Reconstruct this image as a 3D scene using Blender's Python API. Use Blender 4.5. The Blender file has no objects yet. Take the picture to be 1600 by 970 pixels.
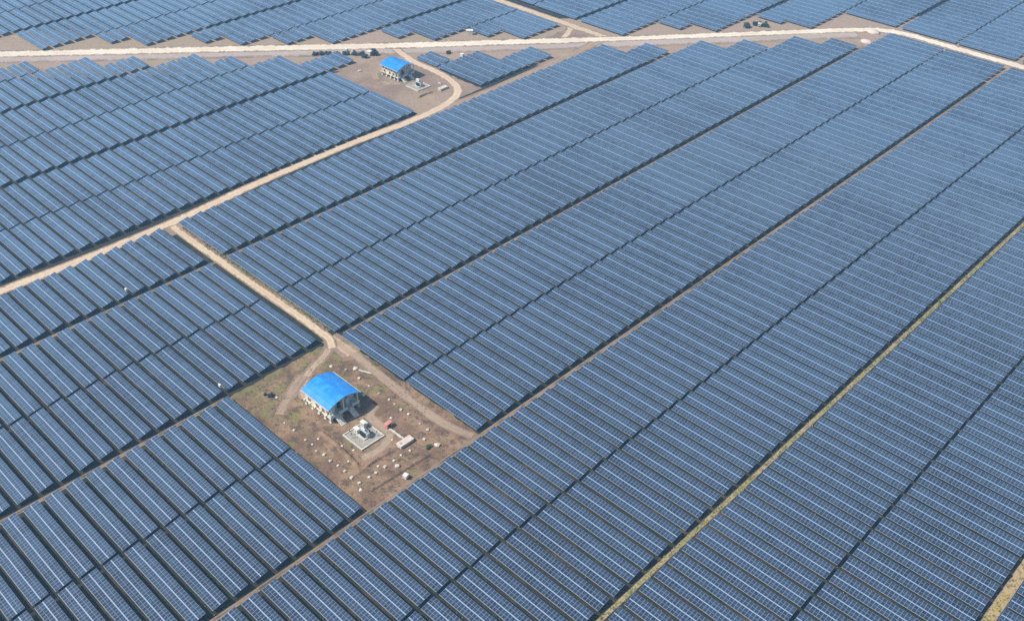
import bpy, bmesh, math, random
from mathutils import Vector, Matrix
R = math.radians
rng = random.Random(7)
sc = bpy.context.scene
C = sc.collection

# ------------------------------------------------------------------ camera
CAM_H = 200.0
FPX, PIT, ROL, YAW = 1563.2931, 0.636290355, 0.0102206194, -0.763437052   # focal in px at 1600 wide
cam_d = bpy.data.cameras.new('camera')
cam = bpy.data.objects.new('camera', cam_d); C.objects.link(cam)
fw = Vector((math.sin(YAW)*math.cos(PIT), math.cos(YAW)*math.cos(PIT), -math.sin(PIT)))
rt = Vector((math.cos(YAW), -math.sin(YAW), 0)); up = rt.cross(fw)
rx = math.cos(ROL)*rt + math.sin(ROL)*up
uy = -math.sin(ROL)*rt + math.cos(ROL)*up
m = Matrix((( rx.x, uy.x, -fw.x, 0), (rx.y, uy.y, -fw.y, 0), (rx.z, uy.z, -fw.z, CAM_H), (0, 0, 0, 1)))
cam.matrix_world = m
cam_d.sensor_fit = 'HORIZONTAL'; cam_d.sensor_width = 36; cam_d.lens = FPX/1600*36
cam_d.clip_start = 1; cam_d.clip_end = 12000
sc.camera = cam
def proj(x, y, z):                       # pixel of a point in the 1600x970 photograph, used only to decide what is in view
    v = Vector((x, y, z-CAM_H)); d = v.dot(fw)
    return FPX*v.dot(rx)/d+800, 485-FPX*v.dot(uy)/d, d

# ------------------------------------------------------------------ light
SUN = Vector((-0.52, -0.70, 1.0)).normalized()
EL = math.asin(SUN.z); AZ = math.atan2(SUN.x, SUN.y)
w = bpy.data.worlds.new('World'); sc.world = w; w.use_nodes = True
nt = w.node_tree; bg = nt.nodes['Background']
sky = nt.nodes.new('ShaderNodeTexSky'); sky.sky_type = 'NISHITA'; sky.sun_disc = False
sky.sun_elevation = EL; sky.sun_rotation = AZ
sky.air_density = 1.6; sky.dust_density = 2.0; sky.ozone_density = 1.5
nt.links.new(sky.outputs[0], bg.inputs[0]); bg.inputs[1].default_value = 0.07
sd = bpy.data.lights.new('sun', 'SUN'); sd.energy = 4.2; sd.angle = R(0.5); sd.color = (1, 0.96, 0.90)
so = bpy.data.objects.new('sun', sd); C.objects.link(so)
so.rotation_euler = SUN.to_track_quat('Z', 'Y').to_euler()
sc.view_settings.view_transform = 'Standard'; sc.view_settings.look = 'None'
sc.view_settings.gamma = 1; sc.view_settings.use_curve_mapping = False
sc.view_settings.exposure = 0.58
sc.render.engine = 'CYCLES'
cy = sc.cycles
cy.use_denoising = False; cy.max_bounces = 5; cy.diffuse_bounces = 2; cy.glossy_bounces = 3
cy.volume_bounces = 0; cy.filter_width = 1.5; cy.use_adaptive_sampling = True; cy.adaptive_threshold = 0.02

# ------------------------------------------------------------------ node helpers
class NT:
    def __init__(s, mat):
        s.t = mat.node_tree; s.n = s.t.nodes; s.l = s.t.links
    def add(s, typ, **kw):
        n = s.n.new(typ)
        for k, v in kw.items(): setattr(n, k, v)
        return n
    def put(s, sock, v):
        if hasattr(v, 'is_output'): s.l.new(v, sock)
        elif v is not None: sock.default_value = v
    def math(s, op, a, b=None, c=None, clamp=False):
        n = s.add('ShaderNodeMath', operation=op, use_clamp=clamp)
        s.put(n.inputs[0], a); s.put(n.inputs[1], b); s.put(n.inputs[2], c)
        return n.outputs[0]
    def mix(s, f, a, b):
        n = s.add('ShaderNodeMix', data_type='RGBA')
        s.put(n.inputs[0], f); s.put(n.inputs[6], a); s.put(n.inputs[7], b)
        return n.outputs[2]
    def noise(s, vec, scale, detail=3, rough=0.55, out=0):
        n = s.add('ShaderNodeTexNoise'); s.put(n.inputs['Vector'], vec)
        n.inputs['Scale'].default_value = scale; n.inputs['Detail'].default_value = detail; n.inputs['Roughness'].default_value = rough
        return n.outputs[out]
    def ramp(s, f, lo, hi):
        n = s.add('ShaderNodeMapRange'); n.clamp = True; n.interpolation_type = 'SMOOTHSTEP'
        s.put(n.inputs[0], f); n.inputs[1].default_value = lo; n.inputs[2].default_value = hi
        return n.outputs[0]
    def pos(s): return s.add('ShaderNodeNewGeometry').outputs['Position']
def mat(name):
    m = bpy.data.materials.new(name); m.use_nodes = True
    return m, NT(m), m.node_tree.nodes['Principled BSDF']
def rgb(r, g, b): return (r, g, b, 1)
def plain(name, col, rough=0.6, metal=0.0, var=0.25, scale=1.5, col2=None):
    m, n, b = mat(name)
    p = n.pos(); f = n.ramp(n.noise(p, scale, 4), 0.35, 0.7)
    d = col2 or tuple(c*(1-var) for c in col)
    n.put(b.inputs['Base Color'], n.mix(f, rgb(*col), rgb(*d)))
    b.inputs['Roughness'].default_value = rough; b.inputs['Metallic'].default_value = metal
    return m
def soil(n, p, brown=0.5):
    """earth colour from the place itself: brown, pinkish, tan and olive patches"""
    a = n.ramp(n.noise(p, 0.035, 5, 0.6), 0.38, 0.62)
    c = n.mix(a, rgb(.215, .145, .105), rgb(.30, .215, .15))
    pk = n.ramp(n.noise(p, 0.11, 4, 0.6), 0.52, 0.68)
    c = n.mix(n.math('MULTIPLY', pk, 0.7), c, rgb(.33, .20, .165))
    tan = n.ramp(n.noise(p, 0.06, 4, 0.65), 0.56, 0.72)
    c = n.mix(n.math('MULTIPLY', tan, 0.8), c, rgb(.38, .29, .19))
    gr = n.ramp(n.noise(p, 0.085, 5, 0.62), 0.55, 0.68)
    c = n.mix(n.math('MULTIPLY', gr, 0.75), c, rgb(.135, .135, .055))
    dk = n.ramp(n.noise(p, 0.7, 5, 0.7), 0.5, 0.75)
    c = n.mix(n.math('MULTIPLY', dk, 0.62), c, rgb(.085, .058, .042))
    lt = n.ramp(n.noise(p, 1.3, 4, 0.7), 0.6, 0.78)
    return n.mix(n.math('MULTIPLY', lt, 0.55), c, rgb(.46, .37, .28))

# ------------------------------------------------------------------ materials
m_shade_ground, n, b = mat('soil')
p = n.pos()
g = n.mix(n.ramp(n.noise(p, 0.09, 4, 0.6), 0.4, 0.62), rgb(.009, .013, .005), rgb(.024, .017, .012))  # earth and grass painted near black so shade between the tables reads dark
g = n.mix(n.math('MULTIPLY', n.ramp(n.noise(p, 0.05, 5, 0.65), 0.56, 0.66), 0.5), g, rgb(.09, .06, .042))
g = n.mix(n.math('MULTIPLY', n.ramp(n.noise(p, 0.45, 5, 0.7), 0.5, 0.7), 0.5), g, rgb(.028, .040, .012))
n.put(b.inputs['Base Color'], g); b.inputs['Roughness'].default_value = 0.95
bp = n.add('ShaderNodeBump'); bp.inputs['Strength'].default_value = 0.6; bp.inputs['Distance'].default_value = 0.3
n.put(bp.inputs['Height'], n.noise(n.pos(), 1.2, 5, 0.7)); n.put(b.inputs['Normal'], bp.outputs[0])

def verge_mat(name, col, col2, edge=0.75, amt=1.0, rut=0.25, colscale=0.05):
    """a worn track: its own colour in the middle, ragged into the soil at both sides"""
    m, n, b = mat(name)
    p = n.pos(); uv = n.add('ShaderNodeUVMap'); sp = n.add('ShaderNodeSeparateXYZ'); n.put(sp.inputs[0], uv.outputs[0])
    av = n.math('ABSOLUTE', sp.outputs[1])
    j = n.math('MULTIPLY_ADD', n.noise(p, 0.3, 5, 0.7), 1.5, -0.72)
    f = n.ramp(n.math('ADD', av, j), edge+0.16, edge-0.16)
    f = n.math('MULTIPLY', f, amt)
    ruts = n.ramp(n.math('ABSOLUTE', n.math('SUBTRACT', av, 0.4)), 0.16, 0.04)
    c = n.mix(n.ramp(n.noise(p, colscale, 3), 0.4, 0.62), rgb(*col), rgb(*col2))
    c = n.mix(n.math('MULTIPLY', n.ramp(n.noise(p, 0.6, 5, .7), 0.42, 0.7), 0.45), c, rgb(*[x*.62 for x in col]))
    c = n.mix(n.math('MULTIPLY', ruts, rut), c, rgb(*[min(.85, x*1.35) for x in col]))
    n.put(b.inputs['Base Color'], n.mix(f, soil(n, p), c)); b.inputs['Roughness'].default_value = 0.95
    return m
m_main = verge_mat('pale_road', (.70, .60, .47), (.62, .51, .38), 0.72, 1.0, 0.2)
m_mverge = verge_mat('pale_verge', (.44, .36, .33), (.38, .32, .27), 0.6, 0.8, 0.0, 0.03)
m_road = verge_mat('dirt_road', (.52, .38, .265), (.56, .43, .29), 0.72, 1.0, 0.4)
m_lane = verge_mat('dirt_lane', (.50, .37, .24), (.53, .41, .275), 0.7, 1.0, 0.4)
m_faint = verge_mat('faint_track', (.30, .21, .145), (.36, .26, .175), 0.6, 0.75, 0.5)
m_lane2 = verge_mat('worn_dirt', (.42, .30, .20), (.36, .25, .165), 0.55, 0.85, 0.5, 0.2)
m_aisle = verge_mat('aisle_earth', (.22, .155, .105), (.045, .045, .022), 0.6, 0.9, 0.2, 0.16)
m_straw = verge_mat('straw_track', (.36, .27, .16), (.23, .23, .07), 0.8, 1.0, 0.1, 0.09)
m_yellow = verge_mat('yellow_track', (.36, .29, .075), (.38, .27, .14), 0.8, 1.0, 0.0, 0.06)

m_dust, n, b = mat('dusty_earth')
n.put(b.inputs['Base Color'], soil(n, n.pos())); b.inputs['Roughness'].default_value = 0.95
m_lot, n, b = mat('bare_lot')
p = n.pos(); sp = n.add('ShaderNodeSeparateXYZ'); n.put(sp.inputs[0], p)
c = n.mix(n.ramp(n.noise(p, 0.10, 5, 0.65), 0.4, 0.62), rgb(.165, .095, .055), rgb(.275, .175, .10))
c = n.mix(n.math('MULTIPLY', n.ramp(n.noise(p, 0.16, 4, 0.6), 0.54, 0.66), 0.75), c, rgb(.29, .155, .11))
c = n.mix(n.math('MULTIPLY', n.ramp(n.math('ADD', n.noise(p, 0.14, 5, 0.65, 0), n.math('MULTIPLY_ADD', sp.outputs[0], -0.0025, -0.465)), 0.5, 0.62), 0.75), c, rgb(.165, .15, .045))
c = n.mix(n.math('MULTIPLY', n.ramp(n.noise(p, 0.32, 6, 0.72), 0.47, 0.62), 0.8), c, rgb(.075, .047, .032))
c = n.mix(n.math('MULTIPLY', n.ramp(n.noise(p, 1.1, 5, 0.7), 0.58, 0.74), 0.7), c, rgb(.44, .34, .23))
n.put(b.inputs['Base Color'], c); b.inputs['Roughness'].default_value = 0.95
bp = n.add('ShaderNodeBump'); bp.inputs['Strength'].default_value = 0.8; bp.inputs['Distance'].default_value = 0.35
n.put(bp.inputs['Height'], n.noise(p, 0.9, 6, 0.7)); n.put(b.inputs['Normal'], bp.outputs[0])

m_panel, n, b = mat('solar_glass')
uv = n.add('ShaderNodeUVMap'); sp = n.add('ShaderNodeSeparateXYZ'); n.put(sp.inputs[0], uv.outputs[0])
u, v = sp.outputs[0], sp.outputs[1]
oi = n.add('ShaderNodeObjectInfo')
fu = n.math('FRACT', u); fv = n.math('FRACT', v)
def near_edge(x, wd): return n.math('GREATER_THAN', n.math('ABSOLUTE', n.math('SUBTRACT', x, 0.5)), 0.5-wd)
fr = n.math('MAXIMUM', near_edge(fu, 0.06), near_edge(fv, 0.02))
half = n.math('LESS_THAN', n.math('ABSOLUTE', n.math('SUBTRACT', fv, 0.5)), 0.022)
fr = n.math('MAXIMUM', fr, half)
cu = n.math('FRACT', n.math('MULTIPLY', fu, 6)); cv = n.math('FRACT', n.math('MULTIPLY', fv, 12))
cell = n.math('MAXIMUM', near_edge(cu, 0.035), near_edge(cv, 0.035))
cmb = n.add('ShaderNodeCombineXYZ'); n.put(cmb.inputs[0], n.math('FLOOR', u)); n.put(cmb.inputs[1], n.math('FLOOR', v)); n.put(cmb.inputs[2], n.math('MULTIPLY', oi.outputs['Random'], 911.0))
wn = n.add('ShaderNodeTexWhiteNoise', noise_dimensions='3D'); n.put(wn.inputs[0], cmb.outputs[0])
big = n.noise(n.pos(), 0.022, 3, 0.6)
tint = n.ramp(n.math('ADD', n.math('MULTIPLY', wn.outputs[0], 0.34), n.math('MULTIPLY', big, 0.8)), 0.36, 0.78)
cc = n.mix(tint, rgb(.0004, .0015, .006), rgb(.003, .005, .018))
cc = n.mix(n.math('MULTIPLY', cell, 0.15), cc, rgb(.03, .05, .10))
cc = n.mix(fr, cc, rgb(.12, .15, .235))
dust = n.ramp(n.math('ADD', n.math('MULTIPLY', wn.outputs[0], 0.35), n.noise(n.pos(), 0.05, 4, 0.6)), 0.35, 1.0)
cc = n.mix(n.math('MULTIPLY', dust, 0.012), cc, rgb(.24, .32, .45))
n.put(b.inputs['Base Color'], cc)
tb = n.add('ShaderNodeTexWhiteNoise', noise_dimensions='1D')
n.put(tb.inputs['W'], n.math('ADD', n.math('FLOOR', n.math('MULTIPLY', u, 0.025)), n.math('MULTIPLY', oi.outputs['Random'], 0)))
tabl = n.math('FRACT', n.math('ADD', tb.outputs[0], oi.outputs['Random']))
film = n.math('ADD', n.math('ADD', n.math('MULTIPLY', wn.outputs[0], 0.25), n.math('MULTIPLY', tabl, 0.22)), n.math('MULTIPLY', n.noise(n.pos(), 0.016, 5, 0.65), 1.35))
n.put(b.inputs['Sheen Weight'], n.math('MULTIPLY_ADD', n.ramp(film, .58, 1.08), 0.55, 0.5))
n.put(b.inputs['Roughness'], n.math('MULTIPLY_ADD', fr, 0.25, 0.16)); b.inputs['IOR'].default_value = 1.5; b.inputs['Specular IOR Level'].default_value = 0.25
b.inputs['Sheen Roughness'].default_value = 0.59; b.inputs['Sheen Tint'].default_value = (.40, .68, 1, 1)   # dust film, its blue tint standing in for haze on far panels
b.inputs['Coat Weight'].default_value = 1.0; b.inputs['Coat IOR'].default_value = 1.55; b.inputs['Coat Roughness'].default_value = 0.1
m_rail = plain('white_rail', (.27, .34, .48), 0.45, 0.0, 0.1)
m_steel = plain('galvanised_steel', (.42, .44, .45), 0.5, 0.4, 0.2)
m_lip = plain('pale_edge_rail', (.27, .275, .265), 0.55, 0.0, 0.25)

m_side = verge_mat('roadside_earth', (.32, .225, .165), (.30, .225, .145), 0.75, 1.0, 0.0, 0.03)
m_grassy = verge_mat('weedy_verge', (.25, .165, .12), (.16, .16, .06), 0.7, 1.0, 0.0, 0.12)
m_cream = plain('cream_wall', (.80, .73, .58), 0.8, 0, .35, 1.2, (.40, .30, .22))
m_conc = plain('pale_concrete', (.58, .54, .47), 0.85, 0, .25, 1.0)
m_pinkc = plain('pinkish_concrete', (.62, .50, .43), 0.85, 0, .2, 1.5)
m_white = plain('chalky_white', (.74, .70, .62), 0.8, 0, .3, 2.0)
m_block = plain('dusty_concrete', (.66, .60, .50), 0.9, 0, .4, 1.2)
m_gravel = plain('pale_gravel', (.38, .35, .29), 0.95, 0, .5, 3.0)
m_lgrey = plain('light_grey_paint', (.55, .58, .58), 0.4, 0, .15)
m_teal = plain('dark_teal_paint', (.035, .075, .085), 0.45, 0, .3)
m_lightblue = plain('pale_blue_paint', (.55, .68, .74), 0.45, 0, .15)
m_brownish = plain('rusty_brown', (.22, .11, .07), 0.7, 0, .4)
m_salmon = plain('salmon_brick', (.60, .25, .19), 0.85, 0, .25)
m_dark = plain('dark_glass', (.015, .02, .026), 0.15, 0, .2)
m_leaf, n, b = mat('dark_leaves')
n.put(b.inputs['Base Color'], n.mix(n.noise(n.pos(), 2.5, 2), rgb(.012, .032, .022), rgb(.045, .075, .035))); b.inputs['Roughness'].default_value = 0.7
m_grass, n, b = mat('grass_blades')
n.put(b.inputs['Base Color'], n.mix(n.ramp(n.noise(n.pos(), 0.08, 3), 0.42, 0.6), rgb(.075, .11, .022), rgb(.30, .25, .085))); b.inputs['Roughness'].default_value = 0.8
m_blue, n, b = mat('blue_sheet_metal')
p = n.pos(); spx = n.add('ShaderNodeSeparateXYZ'); n.put(spx.inputs[0], p)
st_ = n.add('ShaderNodeMapping'); st_.inputs['Scale'].default_value = (2.2, .12, .12); n.put(st_.inputs['Vector'], p)
c = n.mix(n.ramp(n.noise(p, 0.4, 4), .35, .7), rgb(.012, .22, .66), rgb(.03, .29, .74))
c = n.mix(n.math('MULTIPLY', n.ramp(n.noise(st_.outputs[0], 1.0, 4, .7), .55, .75), .45), c, rgb(.10, .25, .52))
lap = n.math('GREATER_THAN', n.math('FRACT', n.math('MULTIPLY', spx.outputs[0], .9)), .93)
c = n.mix(n.math('MULTIPLY', lap, .45), c, rgb(.01, .09, .40))
n.put(b.inputs['Base Color'], c); b.inputs['Roughness'].default_value = 0.32
tc = n.add('ShaderNodeTexCoord'); wv = n.add('ShaderNodeTexWave', wave_type='BANDS', bands_direction='X'); n.put(wv.inputs['Vector'], tc.outputs['Object']); wv.inputs['Scale'].default_value = 1.3
bp = n.add('ShaderNodeBump'); bp.inputs['Strength'].default_value = 0.5; bp.inputs['Distance'].default_value = 0.05; n.put(bp.inputs['Height'], wv.outputs['Fac']); n.put(b.inputs['Normal'], bp.outputs[0])

# ------------------------------------------------------------------ mesh helpers
def obj(name, bm, mats, parent=None, loc=None, smooth=False):
    me = bpy.data.meshes.new(name); bm.normal_update(); bm.to_mesh(me); bm.free()
    for mm in (mats if isinstance(mats, (list, tuple)) else [mats]): me.materials.append(mm)
    if smooth:
        for f in me.polygons: f.use_smooth = True
    o = bpy.data.objects.new(name, me); C.objects.link(o)
    if parent: o.parent = parent
    if loc: o.location = loc
    return o
def tag(o, label, cat, group=None, kind=None):
    o['label'] = label
    if cat: o['category'] = cat
    if group: o['group'] = group
    if kind: o['kind'] = kind
    return o
def thing(name, label, cat, loc=(0, 0, 0), rz=0, group=None):
    o = bpy.data.objects.new(name, None); C.objects.link(o); o.empty_display_size = 0.3
    o.location = loc; o.rotation_euler = (0, 0, rz)
    return tag(o, label, cat, group)
def struct(o, label):
    o['kind'] = 'structure'; o['label'] = label; return o
def dup(root, loc, label, group=None, rz=None, scale=None):
    r = root.copy(); C.objects.link(r); r.location = loc; r['label'] = label
    if group: r['group'] = group
    if rz is not None: r.rotation_euler = (0, 0, rz)
    if scale: r.scale = scale
    for ch in list(root.children):
        c = ch.copy(); C.objects.link(c); c.parent = r
        for g in ch.children:
            d = g.copy(); C.objects.link(d); d.parent = c
    return r
def box(bm, x0, x1, y0, y1, z0, z1, M=None, mi=0):
    vs = [bm.verts.new((x, y, z)) for z in (z0, z1) for y in (y0, y1) for x in (x0, x1)]
    if M:
        for q in vs: q.co = M @ q.co
    fs = []
    for a in ((0, 2, 3, 1), (4, 5, 7, 6), (0, 1, 5, 4), (2, 6, 7, 3), (0, 4, 6, 2), (1, 3, 7, 5)):
        f = bm.faces.new([vs[i] for i in a]); f.material_index = mi; fs.append(f)
    return vs, fs
def bevel(bm, r=0.03, seg=1):
    bmesh.ops.bevel(bm, geom=list(bm.edges), offset=r, segments=seg, affect='EDGES', profile=0.6, clamp_overlap=True)
def tube(bm, p0, p1, r0, r1=None, seg=8, cap=True):
    r1 = r0 if r1 is None else r1
    p0, p1 = Vector(p0), Vector(p1); d = (p1-p0).normalized()
    a = d.orthogonal().normalized(); c = d.cross(a)
    ring = lambda p, r: [bm.verts.new(p+r*(math.cos(2*math.pi*i/seg)*a+math.sin(2*math.pi*i/seg)*c)) for i in range(seg)]
    A, B = ring(p0, r0), ring(p1, r1)
    for i in range(seg): bm.faces.new((A[i], A[(i+1) % seg], B[(i+1) % seg], B[i]))
    if cap: bm.faces.new(A[::-1]); bm.faces.new(B)
def bxo(name, dims, mats, parent=None, bev=0.0):
    bm = bmesh.new(); box(bm, *dims)
    if bev: bevel(bm, bev)
    return obj(name, bm, mats, parent)

# ------------------------------------------------------------------ ground and roads
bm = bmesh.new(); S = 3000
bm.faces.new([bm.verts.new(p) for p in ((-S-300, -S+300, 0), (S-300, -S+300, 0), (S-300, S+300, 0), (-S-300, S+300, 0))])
struct(obj('ground', bm, m_shade_ground), 'brown earth with grass patches, darkened as shade under the solar tables')

def smooth_line(pts, step=3.0):
    out = []; P = [Vector(p) for p in pts]
    for i in range(len(P)-1):
        p0 = P[max(i-1, 0)]; p1 = P[i]; p2 = P[i+1]; p3 = P[min(i+2, len(P)-1)]
        k = max(2, int((p2-p1).length/step))
        for j in range(k):
            t = j/k
            out.append(0.5*((2*p1)+(p2-p0)*t+(2*p0-5*p1+4*p2-p3)*t*t+(3*p1-p0-3*p2+p3)*t**3))
    out.append(P[-1]); return out
LVL = {'roadside_dust': .003, 'lane_verge': .0062, 'aisle_path': .0075, 'lot_path': .0088, 'yard_track': .0096, 'lot_entrance': .0091, 'road_verge': .0105, 'faint_track': .0125, 'side_road_fork': .0150, 'dirt_lane': .0175, 'side_road': .0200, 'dirt_road': .0225, 'straw_track': .0180, 'yellow_track': .0180, 'main_road': .0260}
LVN = {}
def strip(name, pts, width, z, m, label, step=3.0):
    z = LVL[name]+0.00035*LVN.setdefault(name, 0); LVN[name] += 1
    L = smooth_line([(x, y) for x, y in pts], step); bm = bmesh.new(); uvl = bm.loops.layers.uv.new('UVMap')
    rows = []; d = 0
    for i, p in enumerate(L):
        t = (L[min(i+1, len(L)-1)]-L[max(i-1, 0)]).normalized(); nn = Vector((-t.y, t.x))
        if i: d += (p-L[i-1]).length
        wd = (width(p) if callable(width) else width)/2
        rows.append([(bm.verts.new((p.x+nn.x*wd*s, p.y+nn.y*wd*s, z)), (d, s)) for s in (-1, -.33, .33, 1)])
    for a, c in zip(rows, rows[1:]):
        for k in range(3):
            q = [a[k+1], a[k], c[k], c[k+1]][::-1]
            f = bm.faces.new([x[0] for x in q])
            for lp, x in zip(f.loops, q): lp[uvl].uv = x[1]
    for f in bm.faces:
        f.normal_update()
        if f.normal.z < 0: f.normal_flip()
    return struct(obj(name, bm, m), label)

def patch(name, x0, x1, y0, y1, z, m, label, jag=0.5, step=2.0):
    bm = bmesh.new(); r = random.Random(int(x0*7+y0)); pts = []
    def run(a, c):
        k = max(2, int((Vector(c)-Vector(a)).length/step))
        for i in range(k):
            q = Vector(a).lerp(Vector(c), i/k); pts.append((q.x+r.uniform(-jag, jag), q.y+r.uniform(-jag, jag)))
    run((x0, y0), (x1, y0)); run((x1, y0), (x1, y1)); run((x1, y1), (x0, y1)); run((x0, y1), (x0, y0))
    bm.faces.new([bm.verts.new((x, y, z)) for x, y in pts])
    return struct(obj(name, bm, m), label)
patch('bare_lot', -217.0, -151.5, 104.3, 146.0, 0.004, m_lot, 'bare brown lot with stones round the blue roofed building')
patch('junction_dust', -345, -315.2, 384, 404, 0.0045, m_dust, 'dusty corner where the faint track meets the main road', 1.2)
patch('junction_dust', -316.5, -309, 140, 147.5, 0.0045, m_dust, 'dusty corner where the lane leaves the dirt road', .5)
patch('building_yard', -386, -322, 273.5, 314, 0.004, m_dust, 'dusty yard round the second blue roofed building')

MAIN = [(-640, 40), (-585, 102), (-525, 169.7), (-482.9, 217.5), (-440.2, 266.1), (-396.3, 315.4), (-352.9, 366.7), (-319.8, 405.9), (-286.6, 446.6), (-253.1, 488.4), (-234, 511.5), (-224, 521.5), (-212, 526), (-198.2, 526.6), (-180.2, 526.3), (-146.8, 526.3), (-90, 526.3), (-30, 526.3)]
strip('road_verge', [(x+4.5, y-4.5) for x, y in MAIN[:11]], 13.0, 0.008, m_mverge, 'dusty pinkish verge along the wide pale main road')
strip('main_road', MAIN, lambda p: 9.6 if p.x < -380 else (9.0 if p.x < -330 else 7.8), 0.016, m_main, 'wide cream coloured main road crossing the solar farm')
strip('dirt_road', [(-320.5, -30), (-320.0, 30), (-319.6, 80), (-318.3, 101.7), (-317.9, 126), (-318, 143.4), (-318.4, 155), (-320.6, 185.6), (-321.4, 218.7), (-321.2, 239.3), (-319.7, 266), (-320.8, 286.7), (-324.9, 299.5), (-331.9, 306.9), (-342.7, 310.6), (-354.1, 312.2), (-368, 312.4), (-377, 314.0), (-386.8, 316.5), (-393.5, 319.5)],
      5.2, 0.012, m_road, 'narrow dirt road curving round the second building to the main road', 2.5)
strip('faint_track', [(-319.7, 272), (-317.6, 300), (-317.4, 330), (-319.0, 366.2), (-320.5, 394), (-322.5, 402)], 6.5, 0.008, m_faint, 'faint track running straight on to the main road')
strip('dirt_lane', [(-317.5, 143.6), (-301.8, 143.5), (-279.9, 143.3), (-260.1, 143.2), (-239, 143.5), (-223, 143.2), (-217.5, 142.6), (-214, 140.6)], lambda p: 3.6, 0.012, m_lane, 'dirt lane from the dirt road to the brown lot', 2.0)
strip('lot_path', [(-217, 143.6), (-211, 144.0), (-190.9, 142.6), (-171.6, 141.6), (-161.2, 142), (-153, 144)], 3.0, 0.008, m_faint, 'worn path along the upper edge of the brown lot', 2.0)
strip('yard_track', [(-216.5, 141.8), (-213, 137.5), (-210.6, 131), (-208.2, 126), (-204.5, 122.2), (-200.5, 120.2)], 3.6, 0, m_lane2, 'worn dirt track bending round to the nearer building', 1.5)
strip('lot_entrance', [(-219, 143.4), (-214, 143.6), (-207, 143.2)], 6.5, 0, m_lane2, 'worn bare dirt where the lane enters the brown lot', 1.5)
strip('yard_track', [(-209.5, 126), (-208.5, 124), (-204.8, 117.5), (-203, 114.5), (-200, 110.5)], lambda p: 4.2 if p.y > 117 else 2.8, 0, m_faint, 'worn tan ground beside the nearer building', 2.0)
strip('yard_track', [(-183, 133), (-180.5, 128.6), (-171, 128.0), (-168, 123), (-168.5, 116)], 3.0, 0, m_faint, 'worn tan path round the concrete pad', 2.0)
strip('yard_track', [(-372, 312), (-375.5, 302), (-374, 291), (-366, 285)], 5.0, 0, m_faint, 'worn tan ground beside the distant building', 2.0)
strip('side_road', [(-640, 407), (-480, 407), (-404.2, 406.9), (-362.1, 406.9), (-334, 406.9), (-321.0, 407.5)], 6.2, 0.012, m_lane, 'pale side road meeting the main road')
strip('side_road_fork', [(-352, 407), (-345.5, 404.5), (-341.5, 398.8), (-337.0, 389)], 4.2, 0.010, m_lane, 'short pale fork of the side road')
strip('straw_track', [(-86.35, 30), (-86.35, 200), (-86.35, 523)], lambda p: 1.3, 0.012, m_straw, 'straw coloured grassy track between two solar columns', 4)
strip('yellow_track', [(-20.2, 120), (-20.2, 300), (-20.2, 523)], 2.7, 0.012, m_yellow, 'yellow grass track at the lower corner of the solar field', 4)

# ------------------------------------------------------------------ solar tables
PITCH, PH = 5.82868, 8.1265
TILT = R(11.0); ROWW = 1.98; GAP = 0.23; ZM = 1.42
ct, st = math.cos(TILT), math.sin(TILT)
LMOD = 30.6
def tpoint(s, h):                        # s along the slope from the middle, h above the glass
    return (s*ct-h*st, ZM+s*st+h*ct)
def row_mesh(bm, uvl, x0, x1, s0, s1, v0, ub, nmod, y=0.0, mi=0, dz=0.0, z=0.0, th=0.045):
    c = [(x, s, h) for h in (-th, 0) for s in (s0, s1) for x in (x0, x1)]
    vs = []
    for x, s, h in c:
        a, q = tpoint(s, h); vs.append(bm.verts.new((x, y+a, q+z+dz*s)))
    for a in ((0, 2, 3, 1), (4, 5, 7, 6), (0, 1, 5, 4), (2, 6, 7, 3), (0, 4, 6, 2), (1, 3, 7, 5)):
        f = bm.faces.new([vs[i] for i in a]); f.material_index = mi
        if uvl:
            for lp, i in zip(f.loops, a):
                lp[uvl].uv = (ub+(nmod if i & 1 else 0)+(0.0), v0+(1 if i & 2 else 0))
def slab(bm, x0, x1, s0, s1, h0, h1, y=0.0, mi=0, dz=0.0, z=0.0):
    vs = []
    for h in (h0, h1):
        for s in (s0, s1):
            for x in (x0, x1):
                a, q = tpoint(s, h); vs.append(bm.verts.new((x, y+a, q+z+dz*s)))
    for a in ((0, 2, 3, 1), (4, 5, 7, 6), (0, 1, 5, 4), (2, 6, 7, 3), (0, 4, 6, 2), (1, 3, 7, 5)):
        bm.faces.new([vs[i] for i in a]).material_index = mi
def post(bm, x, s, y=0.0, mi=0, r=0.055):
    a, q = tpoint(s, -0.16)
    vs = [bm.verts.new((x+dx, y+a+dy, zz)) for zz in (-0.05, q) for dy in (-r, r) for dx in (-r, r)]
    for f in ((0, 1, 5, 4), (2, 6, 7, 3), (0, 4, 6, 2), (1, 3, 7, 5)):
        bm.faces.new([vs[i] for i in f]).material_index = mi

# columns of the farm: (x start, x end, first row, last row, skipped rows, name)
E_LOW = [-521.8, -455.9, -389.2, -323.7]
cols = []                                # dicts
def col(x0, x1, r0, r1, skip=(), cut=None, key=None):
    cols.append(dict(x0=x0, x1=x1, r0=r0, r1=r1, skip=set(skip), cut=cut or {}, key=key))
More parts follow.
